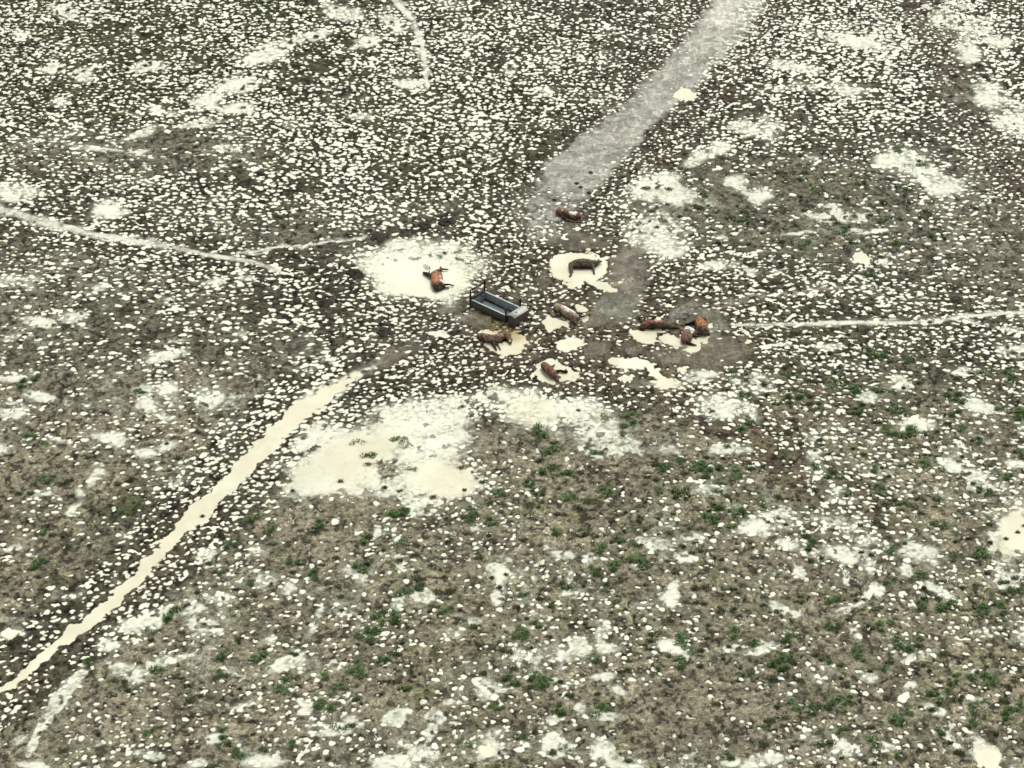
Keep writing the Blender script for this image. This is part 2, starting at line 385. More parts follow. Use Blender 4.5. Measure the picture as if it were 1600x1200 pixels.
# sheets and pools
n_wisp = fbm(X + 0.8 * n_mid, Y * 0.9, 2.0, 171, 5)
WM = samp(wisp, PX, PY)
field = SHT + (0.30 + 0.24 * WM) * n_wisp + 0.18 * n_mid - 0.06 * WM
n_extra = fbm(X * 0.9 + 0.5 * Y * 0.3, Y * 0.8, 3.4, 241, 5)
field = np.maximum(field, WM * (0.10 + 0.9 * (n_extra - 0.43) + 0.2 * n_mid))
WET = sstep(0.10, 0.46, field)          # soaked margin
SHC = sstep(0.34, 0.80, field)                         # standing sheet
lev = 0.008 - 0.030 * SHC - 0.030 * samp(pondm, PX + wx2, PY + wy2) + 0.013 * n_big + 0.012 * n_mid + 0.012 * n_fin
H = H * (1 - WET) + np.minimum(H, lev) * WET
H = H * (1 - TK) + TK * (-0.020 + 0.012 * n_big + 0.014 * n_mid + 0.008 * n_fin)
# ---- hoof prints
D = np.zeros_like(H)
pits = []
ylist = []
yy = Y_NEAR
PSX, PSY = 0.48, 0.54
while yy < Y_FAR:
    xx = -XW
    off = RS.rand() * PSX
    while xx < XW:
        pits.append((xx + off + (RS.rand() - 0.5) * PSX * 0.85, yy + (RS.rand() - 0.5) * PSY * 0.85))
        xx += PSX
    yy += PSY
pits = np.array(pits)
ppx, ppy = to_px(pits[:, 0], pits[:, 1])
pd = samp(dens_s, ppx, ppy)
patchy = fbm(pits[:, 0], pits[:, 1], 5.0, 111, 3)
keep = (RS.rand(len(pits)) < np.clip(pd * np.clip(1.0 + (1.25 - pd) * 1.3 * patchy, 0.1, 3), 0, 1)) & (ppx > -120) & (ppx < 1720)
pits = pits[keep]; ppx = ppx[keep]; ppy = ppy[keep]; pd = pd[keep]
# single files of prints left by one beast
TRAILS = [[(1190,855),(1260,868),(1330,885),(1385,897)],[(1110,960),(1185,978),(1235,1015),(1250,1040)],[(1245,1030),(1290,1060),(1330,1078),(1395,1078)],[(1110,1060),(1112,1085),(1140,1125),(1200,1140)],
          [(1470,915),(1490,950),(1500,1000),(1480,1015)],[(1105,865),(1125,895),(1150,940)],[(1405,930),(1415,960),(1415,985)],[(1355,810),(1380,850),(1400,880)],[(700,1080),(725,1100),(745,1130)],
          [(880,1090),(890,1060),(910,1065)],[(835,935),(850,945),(880,950)],[(540,960),(600,985),(700,1020)],[(560,1020),(640,1040),(700,1050)],[(300,1080),(420,1085),(520,1090),(560,1085)],[(330,985),(430,1005),(520,1010)],
          [(1240,1130),(1220,1150),(1210,1165)],[(1410,1000),(1430,1055),(1400,1060)],[(560,900),(640,890),(720,880)],[(130,1185),(230,1165),(330,1160)],[(1300,1040),(1340,1050),(1370,1045)]]
tr = []
for T in TRAILS:
    pts = [G(*p) for p in T]
    for a, b in zip(pts[:-1], pts[1:]):
        n = max(1, int((b - a).length / 0.55))
        for k in range(n):
            q = a.lerp(b, (k + 0.5 * RS.rand()) / n)
            tr.append((q.x + (RS.rand() - 0.5) * 0.4, q.y + (RS.rand() - 0.5) * 0.4))
tr = np.array(tr)
tpx, tpy = to_px(tr[:, 0], tr[:, 1])
pits = np.concatenate([pits, tr]); ppx = np.concatenate([ppx, tpx]); ppy = np.concatenate([ppy, tpy]); pd = np.concatenate([pd, np.full(len(tr), 0.3)])
nsm = int(len(pits) * 0.75)
pick = RS.randint(0, len(pits), nsm)
pick = pick[RS.rand(nsm) < np.clip(pd[pick] * 1.3 - 0.3, 0, 1)]; nsm = len(pick)
sm_xy = pits[pick] + RS.randn(nsm, 2) * 0.33
spx, spy = to_px(sm_xy[:, 0], sm_xy[:, 1])
small = np.concatenate([np.zeros(len(pits), bool), np.ones(nsm, bool)])
small[:len(pits)] = RS.rand(len(pits)) < 0.12
pits = np.concatenate([pits, sm_xy]); ppx = np.concatenate([ppx, spx]); ppy = np.concatenate([ppy, spy]); pd = np.concatenate([pd, pd[pick]])
ctr = G(850, 500)
far = sstep(300, 1000, ppy)
fine = samp(fine_m, ppx, ppy)
for i in range(len(pits)):
    cx, cy = pits[i]
    sz = (0.195 - 0.032 * far[i]) * math.exp(RS.randn() * 0.21)
    sz *= (0.42 + 0.28 * RS.rand()) if small[i] else (0.80 + 0.06 * min(1.0, pd[i]))
    sz *= 1 - 0.18 * fine[i]
    el = 1.0 + 0.9 * RS.rand() ** 1.5
    heading = math.atan2(cy - ctr.y, cx - ctr.x)
    th = heading + RS.randn() * 0.5 if RS.rand() < 0.72 else RS.randn() * 0.6
    a = sz * math.sqrt(el); b = sz / math.sqrt(el)
    R = a * 1.5
    i0, i1 = np.searchsorted(xs, cx - R), np.searchsorted(xs, cx + R)
    j0, j1 = np.searchsorted(ys, cy - R), np.searchsorted(ys, cy + R)
    if i1 <= i0 or j1 <= j0: continue
    dx = xs[i0:i1][None, :] - cx; dy = ys[j0:j1][:, None] - cy
    c, s = math.cos(th), math.sin(th)
    u = (dx * c + dy * s); v = (-dx * s + dy * c)
    # two-toed print: slightly squarer, with a bite at the front
    wob = 1 + 0.09 * np.sin(3 * np.arctan2(v, u) + RS.rand() * 6.3) + 0.05 * np.sin(5 * np.arctan2(v, u) + RS.rand() * 6.3)
    r = np.sqrt((u / a) ** 2 + (v / b) ** 2) * wob
    dep = 0.105 + 0.05 * RS.rand()
    if small[i]: dep *= 0.55 + 0.35 * RS.rand()
    if RS.rand() < 0.10: dep *= 0.45
    t = np.clip((r - 0.62) / (1.28 - 0.62), 0, 1)
    prof = dep * (1 - t * t * (3 - 2 * t)) - 0.016 * np.exp(-((r - 1.35) / 0.2) ** 2)
    blk = D[j0:j1, i0:i1]
    np.copyto(blk, np.where(np.abs(prof) > np.abs(blk), prof, blk))
H = H - D * (1 - 0.6 * SHC)
# tussocks breaking the surface of the sheets
tus = fbm(X, Y * 0.8, 0.42, 121, 2)
H += SHC * (1 - PL) * (1 - samp(pondm, PX, PY)) * 0.08 * sstep(0.42, 0.75, tus) * sstep(-0.15, 0.35, fbm(X, Y, 3.0, 131, 2))
H = H * (1 - PL) + PL * (-0.075 + 0.018 * n_mid + 0.016 * n_big)
# small holes in the slurry: shallow dips, their dark depth painted in colour
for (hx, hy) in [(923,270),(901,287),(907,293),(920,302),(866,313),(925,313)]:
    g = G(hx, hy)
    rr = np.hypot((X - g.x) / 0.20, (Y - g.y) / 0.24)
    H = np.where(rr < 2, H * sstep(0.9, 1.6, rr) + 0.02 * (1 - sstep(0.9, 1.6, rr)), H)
H = np.where(inner, H, 0.05 + 0.02 * n_big)

def ground_z(x, y):
    i = np.clip(np.searchsorted(xs, x) - 1, 0, NX - 2); j = np.clip(np.searchsorted(ys, y) - 1, 0, NY - 2)
    return H[j, i]

# ---- colour per vertex (bare soil, mud, slurry, wet silt film)
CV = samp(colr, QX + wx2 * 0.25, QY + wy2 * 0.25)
blot = fbm(X, Y, 2.2, 141, 3)[..., None]
CV = CV * (1 + 0.22 * blot)
gr = samp(gdens, PX, PY)
gsp = sstep(0.15, 0.75, fbm(X, Y, 0.55, 151, 3) + 0.35 * n_big) * np.clip(gr, 0, 1) * (1 - SHC * 0.5)
CV = CV + (np.array((.072, .078, .036), np.float32) - CV) * (0.7 * gsp)[..., None]
# flecks: rotted thatch, clods, and hollows whose shade is painted dark; damp margins next to water are darker
fl = fbm(X + 0.2 * n_mid, Y * 0.75, 0.30, 181, 3)
fl2 = fbm(X, Y * 0.8, 0.95, 191, 3)
fib = np.abs(fbm(X + 0.3 * n_fin + 0.3 * n_mid, Y * 0.7, 0.40, 221, 2))
calm = 1 - 0.75 * SG
CV = CV * (1 - 0.66 * sstep(0.25, 0.6, fl) * calm)[..., None] * (1 + 0.35 * sstep(0.1, 0.6, -fl) * calm)[..., None]
CV = CV * (1 - 0.18 * sstep(0.15, 0.6, fl2) * calm)[..., None]
CV = CV * (1 + 0.95 * (1 - sstep(0.02, 0.11, fib)) * sstep(-0.2, 0.5, n_big - fl) * calm)[..., None]
hol = sstep(0.62, 0.80, fbm(X, Y * 0.8, 0.30, 231, 2)) * calm
CV = CV * (1 - 0.7 * hol)[..., None]  # shade in the hollows, put into the soil colour
curl = 1 - sstep(0.0, 0.14, np.abs(fbm(X + 0.8 * n_mid, Y * 0.75, 1.25, 201, 2)))
curl = np.maximum(curl, 0.8 * (1 - sstep(0.0, 0.2, np.abs(fbm(X * 0.9, Y + 0.6 * n_mid, 0.8, 211, 2)))))
CV = CV * (1 + (0.62 * curl - 0.22 + 0.18 * n_mid) * SG)[..., None]
damp = (1 - sstep(0.0, 0.035, H)) * (1 - WET) * (1 - SG)
CV = CV * (1 - 0.45 * damp)[..., None]
film = np.clip(WET * (0.30 + 0.55 * SHC) * (1 - sstep(0.0, 0.06, H)), 0, 1) * (1 - 0.8 * gsp)
CV = CV + (np.array((.235, .245, .205), np.float32) - CV) * film[..., None]
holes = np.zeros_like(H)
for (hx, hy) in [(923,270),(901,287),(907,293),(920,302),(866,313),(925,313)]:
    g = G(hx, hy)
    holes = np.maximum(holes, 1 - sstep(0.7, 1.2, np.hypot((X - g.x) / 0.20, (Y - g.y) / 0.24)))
CV = CV + (np.array((.012, .010, .008), np.float32) - CV) * holes[..., None]  # shade inside the small holes, painted into the soil colour

CV = CV * np.array((.975, .985, .90), np.float32)       # olive cast of this silt

# ------------------------------------------------------------------ material helpers
def new_mat(name):
    m = bpy.data.materials.new(name); m.use_nodes = True
    nt = m.node_tree
    for n in list(nt.nodes): nt.nodes.remove(n)
    out = nt.nodes.new('ShaderNodeOutputMaterial'); p = nt.nodes.new('ShaderNodeBsdfPrincipled')
    nt.links.new(p.outputs[0], out.inputs['Surface'])
    return m, nt, p, out

def noise_node(nt, scale, detail=4, rough=0.6, vec=None):
    n = nt.nodes.new('ShaderNodeTexNoise'); n.inputs['Scale'].default_value = scale
    n.inputs['Detail'].default_value = detail; n.inputs['Roughness'].default_value = rough
    if vec: nt.links.new(vec, n.inputs['Vector'])
    return n

def ramp(nt, src, stops):
    r = nt.nodes.new('ShaderNodeValToRGB')
    while len(r.color_ramp.elements) < len(stops): r.color_ramp.elements.new(0.5)
    for e, (p, c) in zip(r.color_ramp.elements, stops):
        e.position = p; e.color = (c[0], c[1], c[2], 1) if not isinstance(c, (int, float)) else (c, c, c, 1)
    nt.links.new(src, r.inputs[0])
    return r

def mul(nt, a, b, mode='MULTIPLY', fac=1.0):
    m = nt.nodes.new('ShaderNodeMix'); m.data_type = 'RGBA'; m.blend_type = mode; m.inputs[0].default_value = fac
    nt.links.new(a, m.inputs[6]); nt.links.new(b, m.inputs[7])
    return m.outputs[2]

# ---- mud
mud, nt, p, _ = new_mat("mud")
att = nt.nodes.new('ShaderNodeAttribute'); att.attribute_name = "soil"
geo = nt.nodes.new('ShaderNodeNewGeometry')
na = noise_node(nt, 3.2, 6, 0.72, geo.outputs['Position'])
nb = noise_node(nt, 9.0, 3, 0.7, geo.outputs['Position'])
ra = ramp(nt, na.outputs['Fac'], [(0.34, 0.45), (0.5, 0.98), (0.64, 1.5)])
rb = ramp(nt, nb.outputs['Fac'], [(0.38, 0.72), (0.52, 1.0), (0.64, 1.25)])
def mul_a(a, b, fac):
    m = nt.nodes.new('ShaderNodeMix'); m.data_type = 'RGBA'; m.blend_type = 'MULTIPLY'
    nt.links.new(fac, m.inputs[0]); nt.links.new(a, m.inputs[6]); nt.links.new(b, m.inputs[7])
    return m.outputs[2]
c1 = mul_a(att.outputs['Color'], ra.outputs[0], att.outputs['Alpha'])
c2 = mul_a(c1, rb.outputs[0], att.outputs['Alpha'])
nt.links.new(c2, p.inputs['Base Color'])
p.inputs['Roughness'].default_value = 0.65
p.inputs['Specular IOR Level'].default_value = 0.03
bp = nt.nodes.new('ShaderNodeBump'); bp.inputs['Strength'].default_value = 0.5; bp.inputs['Distance'].default_value = 0.05
nt.links.new(na.outputs['Fac'], bp.inputs['Height']); nt.links.new(bp.outputs[0], p.inputs['Normal'])

# ---- flood water, cloudy with silt
wat, nt, p, w_o = new_mat("silty_water")
att = nt.nodes.new('ShaderNodeAttribute'); att.attribute_name = "silt"
nt.links.new(att.outputs['Color'], p.inputs['Base Color'])
att2 = nt.nodes.new('ShaderNodeAttribute'); att2.attribute_name = "cloud"
nt.links.new(att2.outputs['Fac'], p.inputs['Alpha'])
p.inputs['Roughness'].default_value = 0.05
p.inputs['IOR'].default_value = 1.333

def grid_mesh(name, verts, faces, mat, smooth=True):
    me = bpy.data.meshes.new(name)
    me.vertices.add(len(verts)); me.vertices.foreach_set("co", np.ascontiguousarray(verts, np.float32).ravel())
    n = len(faces)
    me.loops.add(n * 4); me.loops.foreach_set("vertex_index", np.ascontiguousarray(faces, np.int32).ravel())
    me.polygons.add(n)
    me.polygons.foreach_set("loop_start", np.arange(0, n * 4, 4, dtype=np.int32))
    me.polygons.foreach_set("loop_total", np.full(n, 4, np.int32))
    me.polygons.foreach_set("use_smooth", np.full(n, smooth, bool))
    me.update(calc_edges=True)
    me.materials.append(mat)
    o = bpy.data.objects.new(name, me); COL.objects.link(o)
    return o

idx = np.arange(NX * NY, dtype=np.int32).reshape(NY, NX)
quads = np.stack([idx[:-1, :-1], idx[:-1, 1:], idx[1:, 1:], idx[1:, :-1]], -1)
V = np.stack([X, Y, H], -1).reshape(-1, 3)
ground = grid_mesh("ground", V, quads.reshape(-1, 4), mud)
ca = ground.data.attributes.new("soil", 'FLOAT_COLOR', 'POINT')
ca.data.foreach_set("color", np.concatenate([np.clip(CV, 0.004, 0.9), (1 - 0.75 * SG)[..., None]], -1).astype(np.float32).ravel())
tag(ground, kind='structure')

# water lies level wherever the ground dips under it
wet = H < 0.0
wq = wet[:-1, :-1] | wet[:-1, 1:] | wet[1:, 1:] | wet[1:, :-1]
wf = quads[wq]
used, inv = np.unique(wf.ravel(), return_inverse=True)
WV = np.stack([X.ravel()[used], Y.ravel()[used], np.zeros(len(used))], -1)
water = grid_mesh("water", WV, inv.reshape(-1, 4), wat)
CR = np.clip(samp(cream, QX, QY) * (1 + 0.45 * fbm(X, Y * 0.8, 1.6, 261, 4)), 0, 1); OC = samp(ochre, PX, PY)
WHITE, CREAM, OCHRE = cmap((.585, .60, .475)), cmap((.500, .482, .345)), cmap((.33, .26, .13))
WC = WHITE + (CREAM - WHITE) * CR[..., None]
WC = WC + (OCHRE - WC) * OC[..., None]
mot = fbm(X, Y * 0.8, 1.1, 251, 4)
WC = WC * (1 + 0.05 * n_big + 0.06 * mot)[..., None]
depth = np.maximum(-H, 0)
cloud = 1 - np.exp(-depth / 0.0155)
cloud = np.maximum(cloud, 0.06)
a1 = water.data.attributes.new("silt", 'FLOAT_COLOR', 'POINT')
a1.data.foreach_set("color", np.concatenate([WC.reshape(-1, 3)[used], np.ones((len(used), 1))], -1).astype(np.float32).ravel())
a2 = water.data.attributes.new("cloud", 'FLOAT', 'POINT')
a2.data.foreach_set("value", cloud.ravel()[used].astype(np.float32))
tag(water, kind='structure')

# ------------------------------------------------------------------ cattle
def hide_mat():
    m, nt, p, _ = new_mat("wet_hide")
    att = nt.nodes.new('ShaderNodeAttribute'); att.attribute_name = "coat"
    tc = nt.nodes.new('ShaderNodeTexCoord')
    n = noise_node(nt, 6, 5, 0.7, tc.outputs['Object'])
    r = ramp(nt, n.outputs['Fac'], [(0.36, 0.40), (0.5, 0.95), (0.62, 1.7)])
    nt.links.new(mul(nt, att.outputs['Color'], r.outputs[0]), p.inputs['Base Color'])
    p.inputs['Roughness'].default_value = 0.6
    p.inputs['Specular IOR Level'].default_value = 0.08
    bp = nt.nodes.new('ShaderNodeBump'); bp.inputs['Strength'].default_value = 0.25; bp.inputs['Distance'].default_value = 0.02
    nt.links.new(n.outputs['Fac'], bp.inputs['Height']); nt.links.new(bp.outputs[0], p.inputs['Normal'])
    return m
HIDE = hide_mat()

def remesh_object(name, spheres, voxel, smooth_it, mat, origin):
    """one continuous skin around a set of (centre, radius) balls"""
    bm = bmesh.new()
    for c, r, sc in spheres:
        ret = bmesh.ops.create_icosphere(bm, subdivisions=2, radius=1.0)
        for v in ret['verts']:
            v.co = Vector((v.co.x * r * sc[0], v.co.y * r * sc[1], v.co.z * r * sc[2])) + (c - origin)
    me = bpy.data.meshes.new(name); bm.to_mesh(me); bm.free()
    o = bpy.data.objects.new(name, me); COL.objects.link(o)
    md = o.modifiers.new("skin", 'REMESH'); md.mode = 'VOXEL'; md.voxel_size = voxel; md.use_smooth_shade = True
    sm = o.modifiers.new("smooth", 'SMOOTH'); sm.iterations = smooth_it; sm.factor = 0.5
    dg = bpy.context.evaluated_depsgraph_get()
    ev = o.evaluated_get(dg)
    nm = bpy.data.meshes.new_from_object(ev, depsgraph=dg)
    nm.name = name
    o.modifiers.clear(); o.data = nm; bpy.data.meshes.remove(me)
    nm.materials.clear(); nm.materials.append(mat)
    for pl in nm.polygons: pl.use_smooth = True
    o.location = origin
    return o

PXM = 22.0
ONE = (1, 1, 1)
def cow(limbs, patches, label, group=None):
    """limbs: list of (colour, [(px, py, z, r), ...]) tapered chains in photo pixels, metres;
       patches: (px, py, z, r, colour) coat markings, and light or shade painted into the coat"""
    sph, cen, rad, colo = [], [], [], []
    for c, ch in limbs:
        pts = [(G(q[0], q[1], q[2]), q[3]) for q in ch]
        if len(pts) == 1: pts = pts * 2
        for (a, ra_), (b, rb_) in zip(pts[:-1], pts[1:]):
            n = max(2, int((b - a).length / (0.35 * min(ra_, rb_))) + 1)
            for k in range(n + 1):
                t = k / n
                cc = a.lerp(b, t); rr = ra_ + (rb_ - ra_) * t
                sph.append((cc, rr, ONE)); cen.append(cc); rad.append(rr); colo.append(c)
    base_pt = sum((Vector(c) for c in cen), Vector()) / len(cen); base_pt.z = 0
    o = remesh_object("cow", sph, 0.028, 3, HIDE, base_pt)
    me = o.data
    n = len(me.vertices)
    co = np.empty(n * 3, np.float32); me.vertices.foreach_get("co", co); co = co.reshape(-1, 3) + np.array(base_pt)
    cen = np.array([tuple(c) for c in cen]); rad = np.array(rad); colo = np.array(colo)
    out = np.zeros((n, 3))
    for k in range(0, n, 2000):
        d = np.linalg.norm(co[k:k + 2000, None, :] - cen[None], axis=2) - rad[None]
        w = np.exp(-np.maximum(d, -0.5) / 0.03); w /= w.sum(1, keepdims=True)
        out[k:k + 2000] = w @ colo
    wob = fbm(co[:, 0] * 1.0 + co[:, 2], co[:, 1] + co[:, 2] * 0.7, 0.16, 200, 3) * 0.35
    for (qx, qy, qz, qr, qc) in patches:
        g = np.array(G(qx, qy, qz))
        d = np.linalg.norm(co - g, axis=1) / qr + wob
        w = 1 - sstep(0.75, 1.05, d)
        out = out + (np.array(qc) - out) * w[:, None]
    # mud splashed up from the ground: a tide line along the lowest part
    mudw = (1 - sstep(0.02, 0.12, co[:, 2] + wob * 0.12)) * 0.6
    out = out + (np.array((.06, .048, .034)) - out) * mudw[:, None]
    at = me.attributes.new("coat", 'FLOAT_COLOR', 'POINT')
    at.data.foreach_set("color", np.concatenate([out, np.ones((n, 1))], 1).astype(np.float32).ravel())
    tag(o, label, "cow", group)
    return o

ORANGE, RUST, BROWN, DBROWN = (.21, .105, .058), (.12, .066, .041), (.125, .075, .048), (.034, .024, .015)
GREYBR, BLACKISH, TAN, PALE = (.072, .058, .038), (.016, .013, .009), (.16, .12, .085), (.55, .52, .45)

# orange cow on its side in the large white pool
RUMP = (.050, .038, .023)
cow([(ORANGE, [(680.8,429,.25,.27),(680,435,.27,.34),(681,442,.27,.35),(682.5,448,.25,.29),(682,452,.18,.17)]),
     (RUMP, [(685,446,.28,.30),(690,446.5,.24,.22),(692.5,446.5,.20,.16)]),
     (RUMP, [(683,451,.20,.20),(689,450.5,.14,.15)]),
     (ORANGE, [(686,430,.24,.26),(687,438,.22,.26),(688,443,.22,.20)]),
     ((.10,.055,.03), [(678,430.5,.24,.21),(673.5,431,.20,.18)]),
     (DBROWN, [(672.5,430.5,.20,.17),(669,428.7,.18,.155),(665,427.3,.15,.125),(662,426.3,.12,.10)]),
     (DBROWN, [(670.5,426.3,.20,.055),(671.5,423.5,.22,.04)]),
     (RUST, [(677,427.5,.25,.18),(683,423.5,.22,.13),(691,420.3,.16,.075),(700,421,.10,.055)]),
     (RUST, [(684,425,.12,.12),(690.5,420,.10,.06),(687.8,416.5,.08,.055)]),
     (BLACKISH, [(691,446,.24,.16),(696,444.8,.20,.085),(702.5,444.5,.14,.06),(708.5,446.3,.10,.055)]),
     (BLACKISH, [(690,449.8,.12,.12),(696,449.6,.10,.065),(700.8,450.2,.07,.055)])],
    [(684,451,.30,.50,RUMP),(679.5,434,.55,.40,(.30,.125,.06)),(690,438.5,.36,.17,PALE),(687,431,.48,.14,(.50,.32,.21)),(690,433.5,.25,.15,(.06,.055,.03)),
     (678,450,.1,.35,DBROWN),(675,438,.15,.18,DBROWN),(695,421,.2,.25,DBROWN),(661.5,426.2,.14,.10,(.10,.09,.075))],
    "orange and dark brown cow on its side in the big white pool")

# brown cow with a white patch in the slurry at the top
cow([(RUST, [(874,331.5,.22,.30),(882,333,.27,.34),(891,337,.28,.35),(899,338,.25,.31)]),
     (RUST, [(878,329,.30,.20),(873,327.5,.20,.15),(869.5,331,.14,.10)]),
     (BROWN, [(873.5,325,.24,.05),(875,323.5,.26,.035)]),
     (RUST, [(899,334,.26,.22),(905,335,.20,.14),(908.5,341,.12,.075),(909,347.5,.08,.05)]),
     (TAN, [(893,331,.24,.16),(902,327.5,.16,.08),(907,328.5,.10,.05)]),
     (BROWN, [(880,339,.14,.16),(887,344,.12,.10),(899,346.5,.08,.055),(907,347.5,.06,.05)])],
    [(896,332.5,.48,.36,PALE),(879,329,.48,.14,(.36,.22,.10)),(899,330,.40,.14,(.34,.19,.10)),(885,340,.10,.45,DBROWN),(886,335,.40,.17,GREYBR)],  # dark underside is painted shade; the rest are coat markings
    "rusty brown cow with a white patch lying in grey slurry, farthest from the viewer")

# grey-brown cow on its side in the round cream pool
cow([(GREYBR, [(896,412.8,.24,.26),(902,411.5,.27,.33),(911,411,.28,.36),(919,411.5,.27,.33),(926,412,.24,.26)]),
     (GREYBR, [(897,415,.19,.24),(911,414.5,.20,.30),(924,415,.18,.24)]),
     (GREYBR, [(926.5,411.5,.24,.25),(931,411,.22,.20),(934.5,409.6,.20,.145),(937.5,408.6,.17,.10),(939.4,408.4,.16,.075)]),
     (GREYBR, [(928,414,.16,.17),(931.5,412.3,.17,.15)]),
     (GREYBR, [(934,407.5,.26,.07),(936.2,404.6,.30,.035)]),(GREYBR, [(930,408,.25,.06),(928.6,405.3,.30,.035)]),
     (GREYBR, [(893.5,413.5,.25,.23),(892.0,418,.19,.16),(891.4,423,.14,.095),(893.2,427.3,.11,.07),(891.2,430.5,.08,.065),(889.9,431.6,.07,.065)]),
     (GREYBR, [(895,416,.14,.16),(893.8,421,.10,.085),(894.5,425,.08,.06)]),
     (GREYBR, [(925.5,414,.21,.19),(927.2,419.5,.16,.10),(928,423.5,.12,.07),(928.2,426.8,.08,.06),(929.2,427.6,.07,.055)]),
     (GREYBR, [(890,411.5,.25,.07),(888.6,414.5,.18,.04),(888.8,418,.10,.03)])],
    [(911,419,.02,.42,DBROWN),(900,418.5,.02,.30,DBROWN),(921,418.5,.02,.30,DBROWN),(911,405.5,.58,.30,(.078,.064,.044)),(889.5,432,.05,.09,BLACKISH),(929.5,428,.05,.08,BLACKISH)],  # shade under the belly painted into the coat; hooves are dark
    "plain grey-brown cow lying stretched out in the round cream pool, head to the right")

# muddy grey cow just right of the trough
cow([((.25,.195,.14), [(871,480,.26,.30),(878,483.5,.29,.34),(886,488,.30,.35),(894,492.5,.28,.32),(899.5,496,.24,.26)]),
     ((.08,.06,.05), [(897,498,.20,.20),(898,503,.14,.13),(899,505.5,.10,.09)]),
     (DBROWN, [(902,494.5,.20,.15),(908,495,.15,.09),(915,493.5,.11,.055),(922.5,491.5,.08,.045)]),
     (DBROWN, [(893,500,.16,.13),(891.8,506,.10,.06),(891.5,510.5,.06,.045)]),
     (GREYBR, [(872,476,.24,.13),(873,470,.18,.06),(872.3,466.5,.12,.045)]),(GREYBR, [(874,477,.20,.10),(876.5,471,.14,.05)]),
     ((.08,.06,.05), [(868,482,.20,.18),(866,484.5,.12,.10)])],
    [(884,478.5,.58,.36,(.50,.46,.39)),(891,483,.56,.36,PALE),(895.5,487,.5,.2,PALE),(878,478,.5,.22,(.22,.18,.14)),(893,496,.42,.22,(.10,.062,.055)),(903,494.5,.20,.15,BLACKISH),(876,489,.2,.25,(.07,.055,.04))],  # wet highlight along the upper side, painted into the coat
    "muddy grey cow with a highlight painted along its back lying slantwise just right of the trough")

# brown cow below the trough, head to the right
cow([((.19,.125,.08), [(752,525,.16,.24),(759,527.5,.22,.30),(768,529.5,.25,.32),(777,528.5,.25,.31),(784,525.5,.24,.27)]),
     (BROWN, [(786,524,.26,.25),(790.5,523,.26,.25),(794,525.5,.24,.22)]),
     (BROWN, [(793,525.5,.24,.21),(795.5,530,.18,.155),(797.5,535,.13,.115)]),
     (DBROWN, [(788.5,521,.30,.08),(787,518.5,.34,.05)]),(DBROWN, [(796.5,523,.26,.06),(799,522.5,.24,.035)]),
     (DBROWN, [(770,533,.20,.19),(772,539,.14,.10),(775.5,546.5,.08,.065)]),
     (DBROWN, [(776,537,.08,.07),(779,541,.07,.05),(782,546.5,.05,.045)]),
     (GREYBR, [(750,524,.12,.16),(746,526,.08,.09)])],
    [(796.8,533.5,.18,.08,PALE),(794,526,.38,.15,(.16,.095,.05)),(756,526,.25,.30,(.07,.055,.042)),(765,525,.5,.2,(.10,.065,.042)),(789,525,.2,.13,BLACKISH),(775,525,.52,.2,(.10,.06,.045))],
    "brown cow lying just below the trough, head lowered right, hind end sunk in mud")

# dark red-brown cow, nearest of all
cow([(BROWN, [(850.5,571,.25,.27),(854,574.5,.29,.31),(859,579.5,.29,.31),(864,584.5,.26,.27)]),
     (BROWN, [(866,587,.20,.22),(870,591,.14,.16),(871,595,.09,.10)]),
     (DBROWN, [(861,573.5,.22,.10),(865,571.5,.16,.055),(867,569.5,.12,.045)]),
     (BLACKISH, [(868,581,.14,.14),(875,579,.12,.08),(880,580.5,.11,.10),(885,580.5,.10,.11)]),
     (BLACKISH, [(884,577.5,.16,.05),(885,576,.18,.03)]),
     (BROWN, [(871,588,.12,.10),(876,589,.07,.05)])],
    [(851,577,.25,.28,DBROWN),(860,577.5,.52,.20,(.11,.045,.03)),(868,580.5,.28,.12,(.45,.38,.33)),(871,592,.14,.25,(.075,.05,.035)),(853,568,.48,.15,(.07,.05,.042))],
    "dark reddish brown cow in the small pale pool nearest the viewer")

# long rusty cow left of the pair
cow([(RUST, [(1005,509,.20,.22),(1011,507.5,.25,.28),(1020,507,.27,.31),(1030,506.5,.27,.31),(1038,507,.24,.28)]),
     (GREYBR, [(1040,508,.22,.24),(1047,510,.16,.18),(1055,511.5,.11,.12),(1061,512.5,.08,.08)]),
     (GREYBR, [(1002,511,.14,.15),(999.5,512.5,.10,.09)]),
     (DBROWN, [(1005,506,.18,.15),(1003,502.5,.14,.09),(998.3,494.5,.10,.07)]),
     (DBROWN, [(1006,505,.16,.13),(1004.2,501.8,.14,.08),(1009.5,494,.12,.065)]),
     (GREYBR, [(1038,502,.20,.14),(1040,496,.12,.06),(1040.5,490.5,.08,.05)])],
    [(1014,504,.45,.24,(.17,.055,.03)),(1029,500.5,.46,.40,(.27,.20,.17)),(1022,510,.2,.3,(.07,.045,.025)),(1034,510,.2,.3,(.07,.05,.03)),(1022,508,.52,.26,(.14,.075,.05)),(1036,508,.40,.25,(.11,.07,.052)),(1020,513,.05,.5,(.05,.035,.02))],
    "long rusty cow on the edge of a cream pool, left of two huddled cows")

